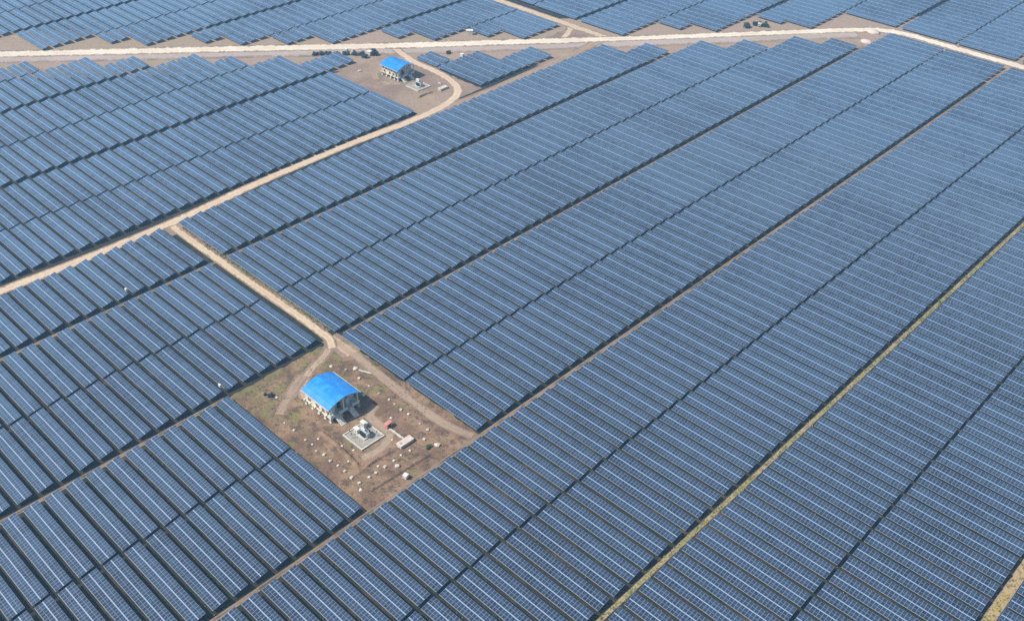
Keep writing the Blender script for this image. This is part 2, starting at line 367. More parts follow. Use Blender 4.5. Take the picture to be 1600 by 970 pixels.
# field below the main road, columns from the yellow track towards the dirt road
def pairx(a, b): s = a+3.2; mid = (s+b)/2; return (s, mid-0.5), (mid+0.5, b)
(o1a, o1b) = pairx(-87.95, -22.3); (i1a, i1b) = pairx(-153.3, -87.95); (i2a, i2b) = pairx(-219.1, -153.3); (i3a, i3b) = pairx(-284.6, -219.1)
col(-19.1+0.6, 11.6, 5, 87, key=('out', 3)); col(12.6, 43, 5, 87)
col(*o1b, 5, 87, key=('out', 2)); col(*o1a, 5, 87, key=('out', 1))
col(*i1b, 3, 87, key=('in', 1)); col(*i1a, 1, 87, key=('in', 2))
LOT = range(17, 24)
col(*i2b, -2, 87, LOT, key=('in', 3)); col(*i2a, -4, 87, LOT, key=('in', 4))
col(*i3b, -6, 82, (23,), {77: 1, 78: 1, 79: 1, 80: 1}, key=('in', 5))
cols[-1]['lastA'] = 80; cols[-1]['lastB'] = 82
col(*i3a, -8, 76, (23,), key=('in', 6)); cols[-1]['lastA'] = 73; cols[-1]['lastB'] = 76
col(-314.8, -284.6, -10, 69, (23,), key=('in', 7)); cols[-1]['lastA'] = 66; cols[-1]['lastB'] = 69
# field on the far side of the dirt road
(y1a, y1b) = pairx(-389.2, -323.7); (x1a, x1b) = pairx(-455.9, -389.2); (w1a, w1b) = pairx(-521.8, -455.9)
col(*y1b, 0, 45, key=('far', 1)); col(*y1a, 0, 45, key=('far', 2))
col(*x1b, 4, 48, key=('far', 3)); cols[-1]['lastA'] = 44; cols[-1]['lastB'] = 48
col(*x1a, 8, 41, key=('far', 4)); cols[-1]['lastA'] = 39; cols[-1]['lastB'] = 41
col(*w1b, 10, 35, key=('far', 5)); cols[-1]['lastA'] = 32; cols[-1]['lastB'] = 35
col(*w1a, 10, 28); cols[-1]['lastA'] = 25; cols[-1]['lastB'] = 28
# small triangle by the second building
col(-354.4, -323.7, 53, 61); cols[-1]['lastA'] = 57; cols[-1]['lastB'] = 61
col(-386.0, -355.4, 53, 54); cols[-1]['lastA'] = 0; cols[-1]['lastB'] = 54
# fields beyond the main road (first row differs for the two halves of a table)
UP = [-219-65.7*k for k in range(-4, 9)]
first = {}
def upcol(b, fa, fb, pair=0, skip=()):
    (a1, a2) = pairx(b-65.7, b)
    x = (a1, a2)[pair]
    cols.append(dict(x0=x[0], x1=x[1], r0=0, r1=125, skip=set(skip), cut={}, key=None, fA=fa, fB=fb))
NS = (68, 69)
upcol(-219+65.7*2, 90, 90, 0); upcol(-219+65.7*2, 90, 90, 1); upcol(-219+65.7, 90, 90, 0); upcol(-219+65.7, 90, 90, 1)
upcol(-219+65.7*3, 90, 90, 0); upcol(-219+65.7*3, 90, 90, 1)
upcol(-219, 83, 84, 0); cols[-1]['fA'] = 84; cols[-1]['fB'] = 84
upcol(-219, 90, 90, 1)
cols[-2]['fA'] = 83
upcol(-284.7, 70, 70, 0, NS); upcol(-284.7, 75, 77, 1)
upcol(-350.4, 55, 57, 0, NS); upcol(-350.4, 61, 63, 1, NS)
upcol(-416.1, 42, 44, 0, NS); upcol(-416.1, 47, 50, 1, NS)
upcol(-481.8, 31, 31, 0, NS); upcol(-481.8, 36, 38, 1, NS)
upcol(-547.5, 22, 24, 0, NS); upcol(-547.5, 27, 28, 1, NS)
upcol(-613.2, 20, 20, 0, NS); upcol(-613.2, 20, 22, 1, NS)

def area_in_frame(x0, x1, y, W=1600, H=970):
    """(visible area in px^2, any-visible with margin)"""
    P = []
    for s, x in ((-2, x0), (-2, x1), (2, x1), (2, x0)):
        a, q = tpoint(s, 0); px = proj(x, y+a, q)
        if px[2] < 5: return 0, False
        P.append(px[:2])
    mx = 140
    xs = [p[0] for p in P]; ys = [p[1] for p in P]
    vis = not (max(xs) < -mx or min(xs) > W+mx or max(ys) < -60 or min(ys) > H+mx)
    def clip(poly, ax, lim, sgn):
        out = []
        for i in range(len(poly)):
            a, c = poly[i], poly[(i+1) % len(poly)]
            ia, ic = sgn*(a[ax]-lim) >= 0, sgn*(c[ax]-lim) >= 0
            if ia: out.append(a)
            if ia != ic:
                t = (lim-a[ax])/(c[ax]-a[ax]); out.append((a[0]+t*(c[0]-a[0]), a[1]+t*(c[1]-a[1])))
        return out
    for ax, lim, sg in ((0, 0, 1), (0, W, -1), (1, 0, 1), (1, H, -1)):
        if P: P = clip(P, ax, lim, sg)
    A = 0.5*abs(sum(P[i][0]*P[(i+1) % len(P)][1]-P[(i+1) % len(P)][0]*P[i][1] for i in range(len(P)))) if len(P) > 2 else 0
    return A, vis
tables = []
for ci, c in enumerate(cols):
    for r in range(c['r0'], c['r1']+1):
        if r in c['skip']: continue
        xm = (c['x0']+c['x1'])/2; y = PH+PITCH*r
        hA = hB = True
        if 'lastA' in c: hA = r <= c['lastA']; hB = r <= c['lastB']
        if 'fA' in c: hA = r >= c['fA']; hB = r >= c['fB']
        if not (hA or hB): continue
        x0 = c['x0'] if hA else xm+0.05; x1 = c['x1'] if hB else xm-0.05
        A, vis = area_in_frame(x0, x1, y)
        if vis: tables.append(dict(c=ci, r=r, x0=x0, x1=x1, y=y, A=A, full=hA and hB))
ind = sorted([t for t in tables if t['full'] and t['A'] > 0 and cols[t['c']]['key']], key=lambda t: -t['A'])[:300]
for t in ind: t['ind'] = True
print('tables', len(tables), 'individual', len(ind), 'smallest', ind[-1]['A'])

ORD = lambda k: '%d%s' % (k, 'th' if 10 <= k % 100 <= 20 else {1: 'st', 2: 'nd', 3: 'rd'}.get(k % 10, 'th'))
def table_label(t):
    side, k = cols[t['c']]['key']; r = t['r']
    inn = sorted(q['r'] for q in tables if q['c'] == t['c'] and q['A'] > 1)
    if side == 'in' and k in (3, 4):
        a = '%s row below the brown lot' % ORD(17-r) if r < 17 else '%s row above the brown lot' % ORD(r-23)
    elif side == 'in' and k >= 5:
        a = '%s row below the dirt lane' % ORD(23-r) if r < 23 else '%s row above the dirt lane' % ORD(r-23)
    else:
        a = '%s row up from the photo edge' % ORD(inn.index(r)+1)
    tone = 'pale blue' if t['x0'] < -230 else 'dark blue'
    if side == 'far': return '%s solar table, %s, %s column past the road' % (tone, a, ORD(k))
    if side == 'in': return '%s solar table, %s, %s column from straw track' % (tone, a, ORD(k))
    return '%s solar table, %s, %s column outside straw track' % (tone, a, ORD(k))

H2 = LMOD/2; S0, S1 = GAP/2, GAP/2+ROWW
def part_bm(fn):
    bm = bmesh.new(); fn(bm); return bm
def mk_row(lower):
    bm = bmesh.new(); uvl = bm.loops.layers.uv.new('UVMap')
    if lower: row_mesh(bm, uvl, -H2, H2, -S1, -S0, 0, 0, 30)
    else: row_mesh(bm, uvl, -H2, H2, S0, S1, 1, 0, 30)
    return bm
def frame_bm(bm):
    for s in (-S1+0.35, -S0-0.35, S0+0.35, S1-0.35): slab(bm, -H2+0.1, H2-0.1, s-0.04, s+0.04, -0.13, -0.05)
    k = 8
    for i in range(k):
        x = -H2+0.8+(LMOD-1.6)*i/(k-1)
        slab(bm, x-0.05, x+0.05, -S1+0.2, S1-0.2, -0.25, -0.135)
LEGX = [-H2+0.8+(LMOD-1.6)*i/7 for i in (0, 2, 5, 7)]
proto = thing('solar_table', '', 'solar table', (0, 0, 0), 0, 'solar tables standing in long columns')
obj('module_row', mk_row(True), m_panel, proto); obj('module_row', mk_row(False), m_panel, proto)
bm = bmesh.new(); slab(bm, -H2, H2, -S0+0.01, S0-0.01, -0.06, 0.012); obj('centre_rail', bm, m_rail, proto)
bm = bmesh.new(); slab(bm, -H2, H2, -S1-0.10, -S1-0.004, -0.08, 0.01); obj('edge_rail', bm, m_lip, proto)
bm = bmesh.new(); frame_bm(bm); obj('support_frame', bm, m_steel, proto)
for x in LEGX:
    bm = bmesh.new(); post(bm, x, 0.25); obj('leg', bm, m_steel, proto)
for i, t in enumerate(ind):
    L = t['x1']-t['x0']; s = (L/LMOD, 1, 1)
    loc = ((t['x0']+t['x1'])/2+rng.uniform(-.07, .07), t['y']+rng.uniform(-.05, .05), rng.uniform(-.05, .05))
    o = proto if i == 0 else dup(proto, loc, '')
    o.location = loc; o.scale = s; o['label'] = table_label(t)
    o.rotation_euler = (R(rng.gauss(0, .7)), 0, R(rng.uniform(-.12, .12)))
bm = bmesh.new(); uvl = bm.loops.layers.uv.new('UVMap')
for i, t in enumerate(q for q in tables if not q.get('ind')):
    x0 = t['x0']+rng.uniform(-.05, .05); x1 = t['x1']+rng.uniform(-.05, .05); y = t['y']+rng.uniform(-.05, .05)
    nm = 30 if t['full'] else 15; ub = 40*(i+3); dz = math.tan(R(rng.gauss(0, .7))); z = rng.uniform(-.05, .05)
    row_mesh(bm, uvl, x0, x1, -S1, -S0, 0, ub, nm, y, 0, dz, z); row_mesh(bm, uvl, x0, x1, S0, S1, 1, ub, nm, y, 0, dz, z)
    slab(bm, x0, x1, -S0+0.01, S0-0.01, -0.06, 0.012, y, 1, dz, z)
    slab(bm, x0, x1, -S1-0.10, -S1-0.004, -0.08, 0.01, y, 2, dz, z)
    for k in range(4 if t['full'] else 2):
        post(bm, x0+0.8+(x1-x0-1.6)*k/(3 if t['full'] else 1), 0.25, y, 3)
o = obj('distant_solar_tables', bm, [m_panel, m_rail, m_lip, m_steel])
tag(o, 'rest of the solar tables filling the farm into the hazy distance', 'solar tables', 'solar tables standing in long columns', 'stuff')

# ------------------------------------------------------------------ roadside dust, aisle paths
strip('roadside_dust', MAIN, 64.0, 0.003, m_side, 'dusty pinkish grey ground on both sides of the main road', 6)
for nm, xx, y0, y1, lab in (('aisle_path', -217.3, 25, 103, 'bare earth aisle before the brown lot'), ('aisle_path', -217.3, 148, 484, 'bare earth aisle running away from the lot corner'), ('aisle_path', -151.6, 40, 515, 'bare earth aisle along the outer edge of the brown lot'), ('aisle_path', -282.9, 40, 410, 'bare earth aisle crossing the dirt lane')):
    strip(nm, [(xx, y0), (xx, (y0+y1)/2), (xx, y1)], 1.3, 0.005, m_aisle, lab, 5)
strip('lane_verge', [(-312, 146.2), (-260, 146.0), (-222, 145.6)], 3.0, 0.006, m_grassy, 'weedy brown verge along the dirt lane', 2.5)

# ------------------------------------------------------------------ building with a blue roof
def prism(bm, prof, x0, x1):
    """profile in y,z swept along x"""
    A = [bm.verts.new((x0, y, z)) for y, z in prof]; B = [bm.verts.new((x1, y, z)) for y, z in prof]
    k = len(prof)
    for i in range(k): bm.faces.new((A[i], A[(i+1) % k], B[(i+1) % k], B[i]))
    bm.faces.new(A[::-1]); bm.faces.new(B)
    bmesh.ops.recalc_face_normals(bm, faces=list(bm.faces))
def roof_prof(yo, zo):
    return [(-5.85*yo, 5.30+zo), (-4.4*yo, 5.98+zo), (-2.6*yo, 6.62+zo), (-0.9*yo, 7.05+zo), (0, 7.18+zo), (0.9*yo, 7.05+zo), (2.6*yo, 6.62+zo), (4.4*yo, 5.98+zo), (5.85*yo, 5.30+zo)]
def building(loc, label):
    t = thing('inverter_building', label, 'building', loc, 0, 'blue roofed inverter buildings')
    bm = bmesh.new(); prism(bm, [(-5.0, 1.75), (5.0, 1.75), (5.0, 5.45), (2.6, 6.45), (0, 7.0), (-2.6, 6.45), (-5.0, 5.45)], -6.0, 4.1)
    obj('wall', bm, m_cream, t)
    bm = bmesh.new(); box(bm, -6.3, 6.5, -5.4, 5.4, 1.45, 1.748); bevel(bm, .03); obj('floor_slab', bm, m_conc, t)
    for x in (-5.7, -2.6, 0.5, 3.5, 6.0):
        for y in (-5.0, 5.0) if x < 6 else (-5.0, -1.2, 5.0):
            bm = bmesh.new(); box(bm, x-.28, x+.28, y-.28, y+.28, -0.05, 1.452); box(bm, x-.5, x+.5, y-.5, y+.5, -0.05, 0.3); obj('stilt', bm, m_conc, t)
    for y in (-4.95, -0.2, 4.95):
        bm = bmesh.new(); box(bm, 5.85, 6.2, y-.18, y+.18, 1.75, 5.42 if abs(y) > 1 else 6.9); obj('veranda_column', bm, m_white, t)
    bm = bmesh.new()
    for y0, y1 in ((-5.35, -3.9), (-2.1, 0.9), (2.7, 5.35)): box(bm, 6.25, 6.45, y0, y1, 1.75, 2.55)
    obj('parapet', bm, m_white, t)
    for y in (-3.0, 1.8):                # concrete stairs down to the yard
        bm = bmesh.new(); n = 9
        for i in range(n):
            z1 = 1.72*(n-i)/n; x0 = 6.46+3.0*i/n
            box(bm, x0, x0+3.0/n, y-.75, y+.75, max(-.05, z1-.55), z1)
        for s in (-1, 1):
            vs = [bm.verts.new((x, y+s*.78+d, z)) for d in (-.06, .06) for x, z in ((6.46, 1.2), (6.46, 1.95), (9.5, .25), (9.5, -.05))]
            for a in ((0, 1, 2, 3), (7, 6, 5, 4), (0, 4, 5, 1), (1, 5, 6, 2), (2, 6, 7, 3)): bm.faces.new([vs[i] for i in a])
        obj('staircase', bm, m_white, t)
    for x in (-5.0, -2.9, -0.8, 1.3, 3.2):   # openings high under the eaves
        w_ = bxo('window', (x-.55, x+.55, -5.03, -4.98, 3.7, 4.85), m_dark, t)
        bm = bmesh.new()
        for d in ((x-.65, x-.55, 3.6, 4.95), (x+.55, x+.65, 3.6, 4.95), (x-.55, x+.55, 4.85, 4.95), (x-.55, x+.55, 3.6, 3.7), (x-.04, x+.04, 3.7, 4.85)): box(bm, d[0], d[1], -5.10, -5.0, d[2], d[3])
        obj('window_frame', bm, m_conc, w_)
    for x in (-4.0, -0.2, 2.6):           # rust streaked louvres lower down
        bm = bmesh.new()
        for i in range(5): box(bm, x-.6, x+.6, -5.09, -5.0, 2.1+i*.24, 2.24+i*.24)
        obj('louvre', bm, m_brownish, t)
    bm = bmesh.new()
    for i in range(5): box(bm, -6.3+i*2.55, -5.7+i*2.55, -5.75, -5.0, 1.5, 2.0)
    obj('cable_ledge', bm, m_cream, t)
    for y, wd, z1, mm in ((-3.2, 1.3, 4.1, m_lightblue), (2.2, 1.3, 4.1, m_lightblue)):
        bm = bmesh.new(); box(bm, 4.1, 4.9, y-wd/2, y+wd/2, 1.76, z1); bevel(bm, .04); obj('switch_cabinet', bm, mm, t)
    d = bxo('door', (4.1, 4.16, -1.2, 0.1, 1.76, 3.95), m_dark, t); bxo('handle', (4.16, 4.22, -.1, 0.0, 2.7, 2.9), m_steel, d)
    bm = bmesh.new(); lo = roof_prof(1, 0); hi = roof_prof(1, .12); prism(bm, lo+hi[::-1], -6.55, 6.65)
    rf = obj('roof', bm, m_blue, t)
    bm = bmesh.new(); prism(bm, [(-.32, 7.24), (0, 7.33), (.32, 7.24), (0, 7.29)], -6.6, 6.7); obj('ridge_cap', bm, m_blue, rf)
    for s in (-1, 1):
        bm = bmesh.new(); box(bm, -6.6, 6.7, min(s*5.86, s*6.02), max(s*5.86, s*6.02), 5.22, 5.42); obj('gutter', bm, m_conc, rf)
    bm = bmesh.new()
    for i in range(7): tube(bm, (-6+i*1.98, -5.7, 5.36), (-6+i*1.98, -5.0, 5.2), .05)
    obj('eaves_bracket', bm, m_steel, rf)
    return t
B1 = (-192.4, 124.1, 0.0)
OFF = Vector((-170.2, 172.0, 0))
b1 = building(B1, 'nearer cream building with a curved blue roof on the brown lot')
dup(b1, Vector(B1)+OFF, 'distant cream building with a blue roof beside the main road')

# ------------------------------------------------------------------ transformer yard
PAD = Vector((-175.3, 122.1, 0))
def pad(loc, label):
    t = thing('transformer_pad', label, 'concrete pad', loc, 0, 'transformer pads')
    bxo('gravel_bed', (-4.05, 4.05, -3.85, 3.85, -.05, .22), m_gravel, t)
    bm = bmesh.new()
    for d in ((-4.4, 4.4, -4.2, -3.85), (-4.4, 4.4, 3.85, 4.2), (-4.4, -4.05, -3.85, 3.85), (4.05, 4.4, -3.85, 3.85)): box(bm, *d, -.05, .42)
    obj('kerb', bm, m_conc, t)
    bm = bmesh.new(); box(bm, -1.6, 1.9, -1.3, 2.0, .1, .5); bevel(bm, .03); obj('plinth', bm, m_conc, t)
    return t
p1 = pad(PAD, 'pale concrete pad with a raised kerb before the nearer blue roofed building')
dup(p1, PAD+OFF, 'pale concrete pad before the distant blue roofed building')
def transformer(loc, label):
    t = thing('transformer', label, 'transformer', loc, 0, 'power transformers')
    bm = bmesh.new(); box(bm, -1.1, 1.1, -.65, .65, .5, 2.3); bevel(bm, .05); obj('tank', bm, m_lgrey, t)
    for s in (-1, 1):
        bm = bmesh.new()
        for i in range(9): box(bm, -.9+i*.21, -.82+i*.21, min(s*.68, s*1.25), max(s*.68, s*1.25), .65, 2.05)
        box(bm, -.95, .95, min(s*.9, s*1.0), max(s*.9, s*1.0), 2.0, 2.1); obj('radiator', bm, m_teal, t)
    bm = bmesh.new(); tube(bm, (-1.0, -.35, 2.85), (.6, -.35, 2.85), .28, seg=14); tube(bm, (-.7, -.35, 2.3), (-.7, -.35, 2.7), .06); obj('conservator', bm, m_lgrey, t, smooth=False)
    for x in (-.5, .1, .7):
        bm = bmesh.new()
        for k in range(5): tube(bm, (x, .3, 2.3+k*.12), (x, .3, 2.4+k*.12), .12-.012*k, .07-.008*k)
        obj('bushing', bm, m_brownish, t)
    bm = bmesh.new(); box(bm, 1.1, 1.6, -.5, .5, .7, 2.0); bevel(bm, .03); obj('control_box', bm, m_conc, t)
    return t
tr = transformer(PAD+Vector((.3, .4, 0)), 'grey transformer with dark fins on the pad of the brown lot')
dup(tr, PAD+OFF+Vector((.3, .4, 0)), 'grey transformer with dark fins on the distant pad')
def cabinet(loc, label):
    t = thing('electrical_cabinet', label, 'cabinet', loc, 0, 'white electrical cabinets')
    bm = bmesh.new(); box(bm, -.8, .8, -.5, .5, .3, 2.0); bevel(bm, .03); obj('body', bm, m_white, t)
    bxo('plinth', (-.9, .9, -.6, .6, .2, .32), m_conc, t)
    bxo('roof', (-.92, .92, -.62, .62, 2.0, 2.1), m_white, t)
    for s in (-1, 1):
        d = bxo('door', (min(s*.03, s*.76), max(s*.03, s*.76), -.53, -.50, .4, 1.9), m_lgrey, t); bxo('handle', (s*.12-.03, s*.12+.03, -.57, -.53, 1.0, 1.25), m_dark, d)
    return t
cb = cabinet(PAD+Vector((-2.9, 2.4, 0)), 'white cabinet on the pad corner closest to the nearer building')
dup(cb, PAD+Vector((-2.2, -.6, 0)), 'white cabinet by the fins of the transformer on the brown lot')
dup(cb, PAD+OFF+Vector((-2.9, 2.4, 0)), 'white cabinet on the distant pad beside the main road')
def post_(loc, label, hgt):
    t = thing('insulator_post', label, 'post', loc, 0, 'insulator posts on the pad')
    bm = bmesh.new(); tube(bm, (0, 0, .2), (0, 0, hgt), .09, .07); obj('pole', bm, m_lgrey, t)
    bm = bmesh.new()
    for k in range(4): tube(bm, (0, 0, hgt+k*.13), (0, 0, hgt+.1+k*.13), .17, .09)
    obj('insulator', bm, m_brownish, t); return t
ip = post_(PAD+Vector((-1.6, -3.0, 0)), 'insulator post on the pad edge farthest from the cabinets', 1.7)
dup(ip, PAD+Vector((-2.9, -2.6, 0)), 'insulator post between the cabinets and the front kerb corner')
dup(ip, PAD+Vector((2.9, 2.6, 0)), 'insulator post on the pad corner facing the salmon kiosk')

# tank, kiosk, duct
def ctank(loc, label):
    t = thing('concrete_tank', label, 'water tank', loc, 0, 'low concrete tanks')
    bm = bmesh.new(); box(bm, -1.0, 1.0, -2.4, 2.4, -.05, .85); bevel(bm, .04); obj('body', bm, m_conc, t)
    bm = bmesh.new(); box(bm, -1.1, 1.1, -2.5, 2.5, .85, 1.0); bevel(bm, .03); l = obj('lid', bm, m_pinkc, t)
    bxo('hatch', (-.35, .35, -1.9, -1.2, 1.0, 1.06), m_steel, l); return t
ct_ = ctank((-164.5, 128.5, 0), 'long pale pinkish concrete tank on the brown lot')
dup(ct_, Vector((-334.8, 300.4, 0)), 'pale concrete tank inside the bend of the dirt road')
def kiosk(loc, label):
    t = thing('brick_kiosk', label, 'kiosk', loc, R(3))
    bm = bmesh.new(); box(bm, -.55, .55, -1.0, 1.0, -.05, 1.5); obj('wall', bm, m_salmon, t)
    bm = bmesh.new(); box(bm, -.68, .68, -1.15, 1.15, 1.5, 1.62); bevel(bm, .02); obj('roof', bm, m_salmon, t)
    d = bxo('door', (.55, .59, -.4, .4, .05, 1.35), m_dark, t); bxo('handle', (.59, .64, .2, .3, .65, .8), m_steel, d); return t
kiosk((-173.2, 129.6, 0), 'small salmon brick kiosk at the end of the pale duct')
bm = bmesh.new()
for i in range(9): box(bm, -172.2+i*.74, -171.5+i*.74, 128.95+rng.uniform(-.05, .05), 129.55+rng.uniform(-.05, .05), -.03, .2+rng.uniform(-.02, .02))
tag(obj('cable_duct', bm, m_conc), 'pale concrete duct running from the salmon kiosk to the tank', 'duct')

# earth banks round the pad
def bank(pts, wd, hg, label):
    L = smooth_line(pts, 0.6); bm = bmesh.new(); rows = []; r = random.Random(3)
    for i, p in enumerate(L):
        tt = (L[min(i+1, len(L)-1)]-L[max(i-1, 0)]).normalized(); nn = Vector((-tt.y, tt.x)); e = min(1, i/3, (len(L)-1-i)/3)
        rows.append([bm.verts.new((p.x+nn.x*wd*s+r.uniform(-.12, .12), p.y+nn.y*wd*s+r.uniform(-.12, .12), -.02+hg*h_*e*(1+r.uniform(-.35, .35)))) for s, h_ in ((-1, 0), (-.5, .7), (0, 1), (.5, .65), (1, 0))])
    for a, c in zip(rows, rows[1:]):
        for k in range(4): bm.faces.new((a[k], a[k+1], c[k+1], c[k]))
    bmesh.ops.recalc_face_normals(bm, faces=list(bm.faces))
    if sum(f.normal.z for f in bm.faces) < 0: bmesh.ops.reverse_faces(bm, faces=list(bm.faces))
    return tag(obj('earth_bank', bm, m_lot, smooth=True), label, 'earth bank', 'low earth banks')
bank([(-186, 114.4), (-180, 114.5), (-172.6, 113.9), (-166.5, 113.3)], .9, .75, 'low brown earth bank along the front of the pad')
bank([(-165.3, 113.6), (-165.4, 117.5), (-165.1, 122), (-164.6, 125.3)], .8, .6, 'low brown earth bank leading to the pale tank')
bank([(-157.5, 109.5), (-156.8, 120), (-156.2, 131)], .7, .5, 'low earth bank along the outer edge of the brown lot')
bank([(-335.6, 285), (-336.2, 290), (-335.7, 295)], .9, .7, 'low earth bank below the distant blue roofed building')

# footing blocks for a fence, in three rows
def foot(i, x, y, label):
    s = 0.45+.3*rng.random()
    r = random.Random(i*13+5); bm = bmesh.new(); box(bm, -.55, .55, -.55, .55, -.06, .55); bevel(bm, .1)
    for v in bm.verts: v.co += Vector((r.uniform(-.08, .08), r.uniform(-.08, .08), r.uniform(-.05, .05)))
    box(bm, -.16, .16, -.16, .16, .5, .72)
    o = obj('footing_block', bm, m_block); o.location = (x+r.uniform(-.2, .2), y+r.uniform(-.2, .2), 0); o.rotation_euler = (0, 0, r.uniform(0, 1.5)); o.scale = (s, s, s)
    tag(o, label, 'footing block', 'concrete footing blocks on the brown lot')
k = 0
for lab, L in (('behind the blue roofed building', [(-202.4, 136.9), (-196, 137), (-190.9, 137), (-186.1, 137.1), (-181.8, 137.1), (-179.3, 137.1), (-176.2, 137), (-173.2, 137.2), (-167.5, 136.8), (-163.9, 136.8)]),
               ('in front of the building', [(-195.8, 109.2), (-191.4, 109.3), (-185.5, 109.2), (-182.8, 109.5), (-180.1, 108.9), (-177, 109.3), (-173.9, 109.3), (-170.9, 109.3), (-167.8, 109.4), (-164.8, 109.3)]),
               ('past the tank', [(-162, 133.5), (-161.3, 127.3), (-161.6, 124.6), (-161.4, 121.6), (-161.4, 118.3), (-161.2, 115), (-161.3, 112.6), (-161.5, 109.6)])):
    for i, (x, y) in enumerate(L):
        k += 1; foot(k, x, y, 'white concrete footing block, %s in the row %s' % (ORD(i+1), lab))
def stone(x, y, s, label, m_=None, grp='loose stones on the bare ground'):
    r = random.Random(int(x*31+y*17)); bm = bmesh.new(); bmesh.ops.create_icosphere(bm, subdivisions=2, radius=1)
    for v in bm.verts: v.co *= 1+r.uniform(-.22, .22)
    for v in bm.verts: v.co.z = max(-.35, v.co.z*.7)
    o = obj('stone', bm, m_ or m_block); o.location = (x, y, .2*s); o.scale = (s*r.uniform(.8, 1.25), s, s*.9); o.rotation_euler = (0, 0, r.uniform(0, 3))
    tag(o, label, 'stone', grp)
for x, y, s, lab in ((-157.4, 134.4, .95, 'largest pale stone, at the yellowish end of the lot'), (-159.1, 121, .85, 'big pale stone beyond the earth bank by the tank'), (-176.3, 115, .45, 'small pale stone just before the pad kerb'),
                     (-172.7, 116.4, .4, 'small pale stone between pad kerb and earth bank'), (-175.3, 132.5, .5, 'pale stone behind the salmon kiosk'), (-170.3, 112.7, .4, 'small stone in front of the earth bank'), (-156.7, 124.9, .45, 'pale stone on the bank at the lot edge'),
                     (-159.4, 108.2, .5, 'pale stone at the lowest corner of the lot'), (-206.7, 134.7, .6, 'pale stone between the lane bend and the building'), (-200.5, 139.4, .8, 'whitish stone beside the worn path above the roof'), (-189, 133.2, .5, 'pale stone close behind the building gable'),
                     (-163, 117.2, .4, 'small pale stone beside the bank below the tank'), (-168.2, 126.8, .35, 'tiny stone between pad and tank'), (-206.6, 114.2, .45, 'pale stone beside the dark bush'), (-183.5, 112.2, .4, 'small stone before the front corner of the building'),
                     (-340.5, 303.6, .8, 'pale stone inside the bend of the dirt road'), (-379.2, 285.4, .9, 'pale stone beside the end of the solar row near the distant building')):
    stone(x, y, s, lab)
def crate(x, y, s, lab, rz=0.3):
    t = thing('white_crate', lab, 'crate', (x, y, 0), rz, 'white crates on the ground'); t.scale = (s, s, s)
    bm = bmesh.new(); box(bm, -.5, .5, -.5, .5, .12, .95); bevel(bm, .02); obj('body', bm, m_white, t)
    bm = bmesh.new()
    for yy in (-.4, 0, .4): box(bm, -.5, .5, yy-.06, yy+.06, -.02, .12)
    obj('pallet', bm, m_brownish, t); bxo('lid', (-.54, .54, -.54, .54, .95, 1.02), m_white, t)
crate(-154.2, 119.7, 1.25, 'white crate casting a dark shadow at the lot edge')
crate(-356.8, 334, 1.7, 'white crate above the small triangle of solar tables')
crate(-404, 296.5, 1.6, 'white crate beside the dark shrubs at the main road')
crate(-391.9, 302, 2.2, 'white crate ringed by dark shrubs near the distant building')
crate(-273, 479.5, 1.8, 'white crate among dark shrubs beyond the main road')
def cabin(x, y, lab):
    t = thing('white_cabin', lab, 'cabin', (x, y, 0), R(40))
    bm = bmesh.new(); box(bm, -1.6, 1.6, -1.1, 1.1, .1, 2.3); obj('wall', bm, m_white, t)
    bm = bmesh.new(); prism(bm, [(-1.3, 2.28), (0, 2.75), (1.3, 2.28), (1.3, 2.38), (0, 2.86), (-1.3, 2.38)], -1.8, 1.8); obj('roof', bm, m_white, t)
    d = bxo('door', (-.4, .4, -1.14, -1.1, .12, 2.0), m_lgrey, t); bxo('handle', (.2, .28, -1.19, -1.14, 1.0, 1.15), m_dark, d)
cabin(-376.4, 358.4, 'tiny white cabin on the far side of the main road')
def heap(x, y, s, lab):
    r = random.Random(int(x)); bm = bmesh.new(); bmesh.ops.create_icosphere(bm, subdivisions=3, radius=1)
    for v in bm.verts:
        v.co *= 1+r.uniform(-.1, .1); v.co.z = max(-.05, v.co.z*.5)
    o = obj('sand_heap', bm, m_pinkc, smooth=True); o.location = (x, y, 0); o.scale = (s, s*.7, s*.8); tag(o, lab, 'sand heap', 'pale sand heaps')
heap(-224.3, 516, 3.6, 'pale sand heap touching the bend of the main road'); heap(-220.2, 500.5, 3.2, 'pale sand heap at the tip of a solar column below the road bend')
heap(-410, 285.5, 1.6, 'small pale heap at the row of dark shrubs')

bm = bmesh.new()
for i in range(5): tube(bm, (-199.6+.32*i, 139.6+.05*i, .12+.0*i), (-196.2+.3*i, 141.2+.03*i, .12), .11, seg=6)
tag(obj('concrete_pole_pile', bm, m_conc), 'small pile of pale poles on the ground beside the worn path', 'pole pile')
# string combiner boxes on posts
def combiner(x, y, lab):
    t = thing('combiner_box', lab, 'combiner box', (x, y, 0), 0, 'white combiner boxes on posts')
    bm = bmesh.new(); tube(bm, (0, 0, -.05), (0, 0, 3.1), .08); obj('pole', bm, m_steel, t)
    bm = bmesh.new(); box(bm, -.5, .5, -.3, .3, 2.2, 3.2); bevel(bm, .03); b = obj('cabinet', bm, m_white, t)
    bxo('door', (-.42, .42, -.33, -.30, 2.28, 3.12), m_lgrey, b)
combiner(-286.0, 109.2, 'white box on a post at a row end below the dirt lane'); combiner(-220.6, 104.0, 'white box on a post at the row end by the lot corner')

